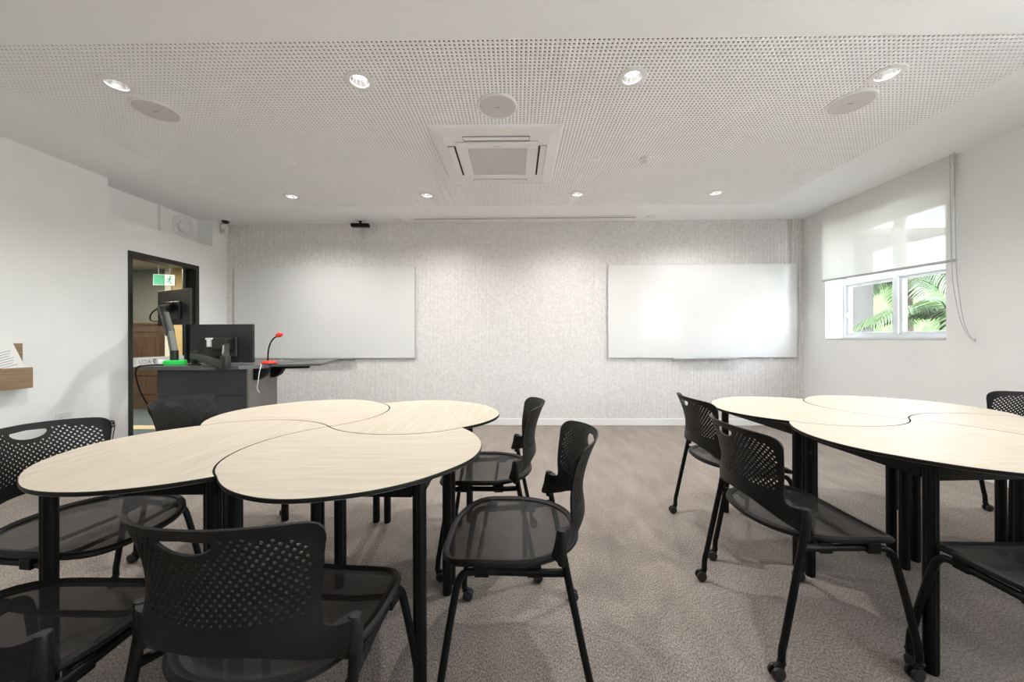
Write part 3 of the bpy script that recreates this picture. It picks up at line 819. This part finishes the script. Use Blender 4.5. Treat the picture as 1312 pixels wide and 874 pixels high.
def arm_low():
    t = thing('jointed_stand', 'low black jointed arm carrying the wide lectern monitor', 'monitor stand', (-2.87, 3.20, ZD))
    o = Vector((-2.87, 3.20, ZD))
    P = lambda p: Vector(p) - o
    MB().lathe([(.045, 0), (.045, .012), (.03, .016), (.026, .02), (.026, .11), (.03, .112), (.03, .125), (0, .125)], seg=20).build('post', M['armb'], t)
    MB().bar(P((-2.87, 3.19, .985)), P((-2.43, 2.99, .915)), .065, .052, .012).build('lower_arm', M['armb'], t)
    MB().lathe([(.034, -.05), (.036, -.045), (.036, .05), (.034, .055), (0, .055)], P((-2.42, 2.985, .935)), 20).build('elbow', M['armb'], t)
    MB().bar(P((-2.43, 3.0, .97)), P((-2.66, 3.30, 1.07)), .045, .05, .01).build('upper_arm', M['armb'], t)
    MB().bar(P((-2.47, 3.02, 1.00)), P((-2.62, 3.21, 1.075)), .012, .006).build('cable_cover', M['alu'], t)['label'] = 'pale metal strip'
    MB().box(P((-2.80, 3.29, 1.03)), P((-2.66, 3.382, 1.14)), .01).build('tilt_head', M['armb'], t)
    MB().box(P((-2.825, 3.27, 1.06)), P((-2.795, 3.30, 1.13)), .004).box(P((-2.835, 3.268, 1.125)), P((-2.785, 3.302, 1.142)), .003).build('cable_tag', M['plastic_w'], t)['label'] = 'white cable tag'
arm_low()
def arm_high():
    t = thing('jointed_stand', 'tall raised arm with bright green collar carrying the high monitor', 'monitor stand', (-3.13, 3.28, ZD))
    o = Vector((-3.13, 3.28, ZD)); P = lambda p: Vector(p) - o
    MB().lathe([(.085, 0), (.09, .006), (.09, .035), (.082, .042), (0, .042)], seg=28).build('base_collar', M['green'], t)['label'] = 'bright green round collar'
    MB().obox((.07, .05, .05), Matrix.Translation((-.055, -.075, .026)) @ Matrix.Rotation(-.5, 4, 'Z'), .006).build('collar_tag', M['plastic_w'], t)['label'] = 'white tag on the collar'
    MB().tube([P((-3.13, 3.28, ZD + .042)), P((-3.13, 3.28, ZD + .13))], .031, 18).build('post', M['armb'], t)
    MB().bar(P((-3.13, 3.28, 1.0)), P((-3.205, 3.32, 1.20)), .05, .055, .012).build('lower_arm', M['armg'], t)
    MB().bar(P((-3.20, 3.318, 1.17)), P((-3.31, 3.37, 1.38)), .06, .065, .015).build('middle_arm', M['armb'], t)
    MB().bar(P((-3.305, 3.37, 1.345)), P((-3.43, 3.46, 1.43)), .055, .06, .015).build('upper_arm', M['armb'], t)
    MB().bar(P((-3.43, 3.46, 1.41)), P((-3.555, 3.685, 1.465)), .06, .07, .012).box(P((-3.63, 3.665, 1.415)), P((-3.53, 3.705, 1.51)), .006).build('tilt_head', M['armb'], t)
    MB().tube(catmull([P((-3.43, 3.45, 1.44)), P((-3.48, 3.42, 1.38)), P((-3.45, 3.38, 1.31)), P((-3.34, 3.36, 1.30)), P((-3.27, 3.35, 1.33))], 6), .006, 6).build('cable', M['black'], t)
arm_high()
def microphone():
    t = thing('microphone', 'red based gooseneck microphone with red head on lectern wing', 'microphone', (-2.315, 3.36, ZD))
    MB().lathe([(.062, 0), (.066, .004), (.062, .018), (.045, .028), (.016, .032), (0, .032)], seg=28).build('base', M['red'], t)
    MB().lathe([(.068, 0), (.069, .002), (.068, .006), (.05, .007)], seg=28).build('foot_ring', M['black'], t)
    pts = catmull([(-.01, 0, .03), (-.008, 0, .10), (.005, 0, .17), (.035, 0, .225), (.075, 0, .258)], 6)
    MB().tube(pts, .0065, 10).build('gooseneck', M['black'], t)
    MB().tube(catmull([(.068, 0, .254), (.085, 0, .264), (.11, 0, .27), (.125, 0, .268)], 4), [.009, .012, .016, .019, .021, .022, .022, .022, .021, .02, .018, .013, .008][:13], 14).build('head', M['red'], t)
microphone()
def desk_bits():
    tag(MB().tube(catmull([(-2.32, 3.25, .905), (-2.275, 3.20, .902), (-2.262, 3.16, .84), (-2.27, 3.155, .76), (-2.285, 3.165, .70), (-2.29, 3.20, .66)], 6), .0035, 6).build('cable', M['plastic_w']), 'thin pale cable drooping over the lectern edge by the microphone', 'cable')
    tag(MB().tube(catmull([(-3.12, 3.17, .908), (-3.18, 3.09, .908), (-3.225, 3.04, .89), (-3.245, 3.06, .78), (-3.26, 3.14, .60), (-3.235, 3.3, .3)], 6), .006, 6).build('cable', M['black']), 'black cable hanging from the raised monitor arm down the lectern side', 'cable')
desk_bits()

# ------------------------------------------------------------------ petal tables
PP = [0.62, 0.18, 0.198, 0.733, 0.817, 0.856, 0.873, 0.867, 0.848, 0.793, 0.712, -0.021]
GL = (-.882, 1.687, .012); GR = (1.929, 1.862, .032)
ZT = .72
def petal_outline(mirror):
    jl, b1, b2 = PP[:3]; rr = PP[3:11]
    t = np.linspace(0, 1, 22)[:, None]
    P0 = np.array([0, 0.]); P3 = np.array([PP[11], -jl]); P1 = np.array([-b1, -jl * .25]); P2 = np.array([-b2, -jl * .75])
    J = (1 - t) ** 3 * P0 + 3 * t * (1 - t) ** 2 * P1 + 3 * t * t * (1 - t) * P2 + t ** 3 * P3
    JB = np.stack([-J[:, 1], J[:, 0]], 1)
    a0 = math.atan2(J[-1, 1], J[-1, 0]); aa = np.linspace(a0, a0 + PI / 2, 10); e = np.hypot(*J[-1]); r = np.array([e] + rr + [e])
    at = np.linspace(a0, a0 + PI / 2, 64); m = np.gradient(r, aa); i = np.clip(np.searchsorted(aa, at) - 1, 0, 8); h = aa[1] - aa[0]; u = (at - aa[i]) / h
    rs = (2 * u ** 3 - 3 * u * u + 1) * r[i] + (u ** 3 - 2 * u * u + u) * h * m[i] + (-2 * u ** 3 + 3 * u * u) * r[i + 1] + (u ** 3 - u * u) * h * m[i + 1]
    O = np.stack([rs * np.cos(at), rs * np.sin(at)], 1)
    P = np.concatenate([J[1:], O[1:-1], JB[::-1][:-1], [[0, 0]]])
    # light smoothing along the outer rim keeps the edge fair
    if mirror: P = P * np.array([-1, 1]); P = P[::-1]
    return [Vector((x, y)) for x, y in P]
def inset(P, d):
    n = len(P); out = []
    for i in range(n):
        a = (P[i] - P[i - 1]).normalized(); b = (P[(i + 1) % n] - P[i]).normalized()
        na = Vector((-a.y, a.x)); nb = Vector((-b.y, b.x)); m = (na + nb)
        if m.length < 1e-4: m = na
        m.normalize(); out.append(P[i] + m * (d / max(.35, m.dot(na))))
    return out
LEGS = [(-.005, -.565), (.56, -.075), (.57, -.58), (.06, -.03)]
def petal_table(mirror):
    s = -1 if mirror else 1
    C = Vector((s * .33, -.33)); P = [p - C for p in petal_outline(mirror)]
    t = thing('petal_table', '', 'table', (0, 0, 0), 0, 'petal tables of the right cluster' if mirror else 'petal tables of the left cluster')
    P1 = inset(P, .0035); P0 = inset(P, .0012)
    MB().prism([tuple(p) for p in P1], ZT - .013, ZT).build('tabletop', M['top'], t)
    b = MB(); n = len(P)
    lay = [(P1, ZT - .0005), (inset(P, .002), ZT - .001), (P0, ZT - .004), (P0, ZT - .009), (inset(P, .004), ZT - .0135), (inset(P, .02), ZT - .0145)]
    V = [[b.bm.verts.new((p.x, p.y, z)) for p in pts] for pts, z in lay]
    for A, B_ in zip(V, V[1:]):
        for i in range(n): b.bm.faces.new((A[i], A[(i + 1) % n], B_[(i + 1) % n], B_[i]))
    b.build('edge_band', M['edge'], t)
    L = [Vector((s * x, y)) - C for x, y in LEGS]
    for p in L:
        lg = MB()
        ring = []
        prof = []
        for k in range(24):   # round post with two shallow flutes on each side
            a = 2 * PI * k / 24; r = .0205 - (.0022 if k % 6 == 0 else 0)
            prof.append((p.x + r * math.cos(a), p.y + r * math.sin(a)))
        lg.prism(prof, .008, ZT - .0145)
        lg.lathe([(.019, 0), (.019, .008)], (p.x, p.y, 0), 16)
        lg.lathe([(.045, ZT - .021), (.045, ZT - .0146)], (p.x, p.y, 0), 16)
        lg.build('leg', M['black'], t)
    r = MB()
    for i, j in ((0, 2), (1, 2), (0, 3), (1, 3)):
        a, c = L[i], L[j]; d = (c - a).normalized() * .021
        r.bar((a.x + d.x, a.y + d.y, ZT - .055), (c.x - d.x, c.y - d.y, ZT - .055), .022, .04)
    r.build('under_rail', M['black'], t)
    return t
def place_tables(g, mirror, labels):
    t0 = petal_table(mirror); s = -1 if mirror else 1
    for k, lb in enumerate(labels):
        a = g[2] + k * PI / 2
        c = Vector((s * .33, -.33)); c.rotate(Matrix.Rotation(a, 2))
        loc = (g[0] + c.x, g[1] + c.y, 0)
        if k == 0: t0.location = loc; t0.rotation_euler = (0, 0, a); t0['label'] = lb
        else: dup(t0, loc, a, lb)
place_tables(GL, False, ['pale wood petal table of left cluster, nearest the camera and the pulled-out chair',
                         'pale wood petal table of left cluster at its far right, toward front wall',
                         'pale wood petal table of left cluster, nearest the lectern',
                         'pale wood petal table of left cluster, nearest the left wall at bottom left'])
place_tables(GR, True, ['pale wood petal table of right cluster along its near edge by two chairs',
                        'pale wood petal table of right cluster cut by the right picture edge',
                        'pale wood petal table of right cluster, farthest back under the window',
                        'pale wood petal table of right cluster, leftmost toward the front wall'])

# ------------------------------------------------------------------ chairs
XCP = [(.44, -.212), (.48, -.228), (.52, -.240), (.55, -.241), (.58, -.234), (.62, -.232), (.66, -.238), (.70, -.249), (.74, -.263), (.78, -.281), (.81, -.296)]
def xc(t):
    pts = catmull([Vector((a, b, 0)) for a, b in XCP], 1)
    for (a, xa), (b, xb) in zip(XCP, XCP[1:]):
        if t <= b:
            u = (t - a) / (b - a); return xa + (xb - xa) * u
    return XCP[-1][1]
_tab = None
def xcs(t):
    # smoothed profile
    return sum(xc(t + d) * w for d, w in ((-.02, .2), (-.01, .2), (0, .2), (.01, .2), (.02, .2)))
HALF = [(0, .540), (.08, .535), (.14, .516), (.19, .490), (.225, .474), (.25, .466), (.262, .471), (.264, .50), (.263, .54), (.255, .552), (.238, .552), (.217, .551),
        (.204, .562), (.198, .59), (.199, .63), (.206, .68), (.215, .72), (.221, .745), (.220, .764), (.209, .779), (.18, .787), (.10, .793), (0, .796)]
def chair_back_mesh():
    hp = [Vector((a, b, 0)) for a, b in HALF]
    sm = catmull(hp, 3)
    right = [(p.x, p.y) for p in sm]
    left = [(-x, y) for x, y in right[::-1]][1:-1]
    outline = right + left
    # handle slot : flat top, curved underside
    hand = []
    for k in range(7): hand.append((.051 - .102 * k / 6, .773 - .0015 * abs(k - 3)))
    for k in range(1, 12):
        a = PI + PI * k / 12; hand.append((.054 * math.cos(a), .768 + .030 * math.sin(a)))
    holes = []
    wt = [(b, a) for a, b in HALF[12:21]]
    def halfw(t):
        for (b0, a0), (b1, a1) in zip(wt, wt[1:]):
            if b0 <= t <= b1: return a0 + (a1 - a0) * (t - b0) / (b1 - b0)
        return .19
    r = 0; t = .592
    while t < .776:
        off = .0 if r % 2 == 0 else .0085
        for k in range(-14, 15):
            s = k * .017 + off
            if abs(s) > halfw(t) - .020: continue
            if abs(s) < .068 and t > .725 and ((s / .072) ** 2 + ((t - .767) / .042) ** 2 < 1 or t > .767): continue
            if t > .772 - .04 * (s / .2) ** 4: continue
            holes.append((s, t))
        t += .0098; r += 1
    V = []; Ed = []; ids = []
    def loop(pts, idx):
        k = len(V); n = len(pts)
        for i, p in enumerate(pts): V.append(Vector(p)); ids.append(idx); Ed.append((k + i, k + (i + 1) % n))
    loop(outline, 0); loop(hand, 1)
    hr = .0041
    for i, (s, t) in enumerate(holes):
        loop([(s + hr * .92 * math.cos(PI / 3 * q + PI / 6), t + hr * math.sin(PI / 3 * q + PI / 6)) for q in range(6)], 2 + i)
    # interior points
    def inside(p, poly):
        c = False; j = len(poly) - 1
        for i in range(len(poly)):
            if (poly[i][1] > p[1]) != (poly[j][1] > p[1]) and p[0] < (poly[j][0] - poly[i][0]) * (p[1] - poly[i][1]) / (poly[j][1] - poly[i][1]) + poly[i][0]: c = not c
            j = i
        return c
    for a in np.arange(-.25, .251, .0165):
        for b in np.arange(.46, .795, .0125):
            if not inside((a, b), outline) or inside((a, b), hand): continue
            if any(abs(a - s) < .012 and abs(b - t) < .010 for s, t in holes): continue
            if min(math.hypot(a - p[0], b - p[1]) for p in outline) < .006: continue
            V.append(Vector((a, b))); ids.append(-1)
    res = delaunay_2d_cdt(V, Ed, [], 0, 1e-7)
    nv, _, tris, ov = res[0], res[1], res[2], res[3]
    idn = [ids[o[0]] if o else -1 for o in ov]
    keep = []
    for tr in tris:
        i0 = {idn[i] for i in tr}
        c = sum((Vector(nv[i]) for i in tr), Vector((0, 0))) / 3
        if len(i0) == 1:
            q = next(iter(i0))
            if q >= 2: continue
            if q == 1 and inside(c, hand): continue
            if q == 0 and not inside(c, outline): continue
        keep.append(tr)
    def S(s, t):
        k = 1.62
        return Vector((xcs(t) + k * s * s, s * (1 - .9 * s * s), t + .0 * s))
    def N(s, t):
        e = .003; a = S(s + e, t) - S(s - e, t); b = S(s, t + e) - S(s, t - e)
        return a.cross(b).normalized()
    bm = bmesh.new(); h = .0033; f = []; bk = []
    for p in nv:
        q = S(*p); n = N(*p); g = min(1, max(0, (abs(p[0]) - .212) / .026)); h = .0024 + .0104 * g * g * (3 - 2 * g); f.append(bm.verts.new(q + n * h)); bk.append(bm.verts.new(q - n * h))
    from collections import Counter
    ec = Counter()
    for tr in keep:
        for a, b in zip(tr, tr[1:] + tr[:1]): ec[(a, b)] += 1
    for tr in keep:
        bm.faces.new([f[i] for i in tr]); bm.faces.new([bk[i] for i in tr[::-1]])
    for (a, b) in ec:
        if (b, a) not in ec: bm.faces.new((f[a], bk[a], bk[b], f[b]))
    for v in [v for v in bm.verts if not v.link_faces]: bm.verts.remove(v)
    m = MB(); m.bm.free(); m.bm = bm
    # the rolled rim along the top and side edges
    return m, S
def seat_outline(n=56):
    out = []
    for k in range(n):
        a = 2 * PI * k / n; c, s = math.cos(a), math.sin(a)
        ex = 3.4 if c > 0 else 2.5
        r = (abs(c) ** ex + abs(s) ** ex) ** (-1 / ex)
        x = r * c; y = r * s
        wid = .222 - .020 * max(0, -x) ** 1.5
        out.append((.018 + x * .222, y * wid))
    return out
def seat_z(x, y, q):
    z = .447 - .016 * (1 - q * q)
    if x > .10: z -= (x - .10) ** 2 * 2.0
    if x < -.05: z += (x + .05) ** 2 * .35
    return z + .10 * y * y - .004
def make_chair():
    t = thing('mesh_chair', '', 'chair', (0, 0, 0), 0, 'black perforated chairs round the tables')
    m, S = chair_back_mesh()
    back = m.build('backrest', M['chairp'], t)
    for s in (-1, 1):
        y = s * .243
        MB().lathe([(.0118, .452), (.0140, .456), (.0145, .50), (.0145, .551), (.012, .556), (0, .557)], (-.137, y, 0), 18).build('frame_socket', M['chairp'], back)
    O = seat_outline(); n = len(O)
    rim = MB()
    pts = [(x, y, seat_z(x, y, 1)) for x, y in O]
    # lens-shaped rim section
    sec = [(-.004, .006), (.006, .008), (.013, .002), (.014, -.006), (.008, -.014), (-.002, -.014), (-.010, -.006), (-.011, .002)]
    V = []
    for i in range(n):
        x, y, z = pts[i]; a = Vector((O[(i + 1) % n][0] - O[i - 1][0], O[(i + 1) % n][1] - O[i - 1][1])).normalized()
        nx, ny = a.y, -a.x
        V.append([rim.bm.verts.new((x + nx * u, y + ny * u, z + w)) for u, w in sec])
    for i in range(n):
        A = V[i]; B_ = V[(i + 1) % n]
        for k in range(8): rim.bm.faces.new((A[k], A[(k + 1) % 8], B_[(k + 1) % 8], B_[k]))
    rim.build('seat_rim', M['rimp'], t)
    sm = MB(); rings = []
    for q in (1.0, .85, .7, .5, .3, .12):
        rings.append([sm.bm.verts.new((.018 + (x - .018) * q, y * q, seat_z(.018 + (x - .018) * q, y * q, q))) for x, y in O])
    for A, B_ in zip(rings, rings[1:]):
        for i in range(n): sm.bm.faces.new((A[i], A[(i + 1) % n], B_[(i + 1) % n], B_[i]))
    sm.bm.faces.new(rings[-1])
    sm.build('seat_mesh', M['net'], t)
    for s in (-1, 1):
        rear = catmull([(-.137, s * .243, .50), (-.152, s * .244, .42), (-.185, s * .247, .26), (-.212, s * .249, .13), (-.220, s * .249, .095), (-.222, s * .249, .05)], 5)
        MB().tube(rear, .0115, 12).build('leg', M['black'], t)
        fr = catmull([(-.150, s * .240, .428), (-.08, s * .226, .418), (.05, s * .212, .412), (.14, s * .212, .410), (.168, s * .214, .396), (.182, s * .219, .36), (.202, s * .232, .25), (.220, s * .245, .13), (.226, s * .247, .095), (.228, s * .248, .05)], 5)
        MB().tube(fr, .0115, 12).build('leg', M['black'], t)
        for fx in (-.222, .228):
            cs = MB().tube([(fx, s * .249, .062), (fx, s * .249, .034)], .0095, 10).lathe([(.013, .05), (.0135, .056), (.010, .06)], (fx, s * .249, 0), 12)
            cs.tube([(fx, s * .249 - .004, .042), (fx - .010, s * .249, .044), (fx - .022, s * .249, .036)], [.009, .011, .008], 8).tube([(fx - .016, s * .249 - .016, .0225), (fx - .016, s * .249 + .016, .0225)], .006, 8)
            c = cs.build('caster', M['black'], t)
            for w in (-1, 1):
                MB().lathe([(.004, -.0062), (.017, -.0062), (.0215, -.004), (.0225, 0), (.0215, .004), (.017, .0062), (.004, .0062)], (fx - .016, s * .249 + w * .0105, .0225), 18, 'Y').build('wheel', M['rubber'], c)
        for fx in (-.055, .105):
            MB().box((fx - .022, s * .212 - .016, .398), (fx + .022, s * .212 + .010, .434), .004).build('seat_clip', M['black'], t)
    for fx in (-.03, .125):
        MB().tube([(fx, -.21, .409), (fx, -.1, .395), (fx, .1, .395), (fx, .21, .409)], .008, 8).build('cross_bar', M['black'], t)
    return t
CH = [(-.572, .905, 86, 'black mesh chair with its back to camera in front of left cluster'),
      (-1.165, .830, 90, 'black mesh chair cut off by the bottom left picture corner'),
      (-1.640, 1.365, -6, 'black mesh chair at left edge facing right, backrest rising behind table'),
      (-1.720, 2.075, 0, 'black mesh chair tucked behind left cluster in front of lectern'),
      (-.012, 1.335, 180, 'black mesh chair facing left, pulled out right of left cluster'),
      (-.155, 1.955, 180, 'black mesh chair facing left, far right side of left cluster nearest front wall'),
      (1.217, 2.137, -1, 'black mesh chair facing right, farther of two left of right cluster'),
      (1.080, 1.482, .5, 'black mesh chair facing right, nearer of two left of right cluster'),
      (1.585, 1.065, 90, 'black mesh chair at bottom right edge with only its seat front showing'),
      (2.785, 2.207, 178, 'black mesh chair behind right cluster by the window wall')]
c0 = make_chair()
for k, (x, y, a, lb) in enumerate(CH):
    if k == 0: c0.location = (x, y, 0); c0.rotation_euler = (0, 0, math.radians(a)); c0['label'] = lb
    else: dup(c0, (x, y, 0), math.radians(a), lb)

# ------------------------------------------------------------------ daylight and view
w = bpy.data.worlds.new('world'); SC.world = w; w.use_nodes = True
nt = w.node_tree; bg = nt.nodes['Background']
sky = nt.nodes.new('ShaderNodeTexSky'); sky.sky_type = 'NISHITA'; sky.sun_disc = False; sky.sun_elevation = math.radians(48); sky.sun_rotation = math.radians(200)
hs = nt.nodes.new('ShaderNodeHueSaturation'); hs.inputs['Saturation'].default_value = .35
nt.links.new(sky.outputs[0], hs.inputs['Color']); nt.links.new(hs.outputs[0], bg.inputs['Color']); bg.inputs['Strength'].default_value = 1.6
sl = bpy.data.lights.new('sun', 'SUN'); sl.energy = 22; sl.angle = .01; sl.color = (1, .97, .92)
so = bpy.data.objects.new('sun', sl); COL.objects.link(so); so.location = (8, -4, 9); so.rotation_euler = Vector((.22, .42, -.88)).to_track_quat('-Z', 'Y').to_euler()
for ya, yb in ((OY0, OY1), (W2A, W2B)):
    pl = bpy.data.lights.new('window_portal', 'AREA'); pl.shape = 'RECTANGLE'; pl.size = OZ1 - OZ0; pl.size_y = yb - ya
    pl.cycles.is_portal = True
    po = bpy.data.objects.new('window_portal', pl); COL.objects.link(po); po.location = (XO + .02, (ya + yb) / 2, (OZ0 + OZ1) / 2)
    po.rotation_euler = (0, PI / 2, 0)

SC.view_settings.view_transform = 'Standard'; SC.view_settings.look = 'None'; SC.view_settings.gamma = 1
SC.view_settings.exposure = 1.53; SC.view_settings.use_curve_mapping = False
SC.cycles.max_bounces = 10; SC.cycles.diffuse_bounces = 6; SC.cycles.transparent_max_bounces = 24
SC.cycles.use_denoising = True; SC.cycles.sample_clamp_indirect = 6
SC.cycles.caustics_reflective = False; SC.cycles.caustics_refractive = False
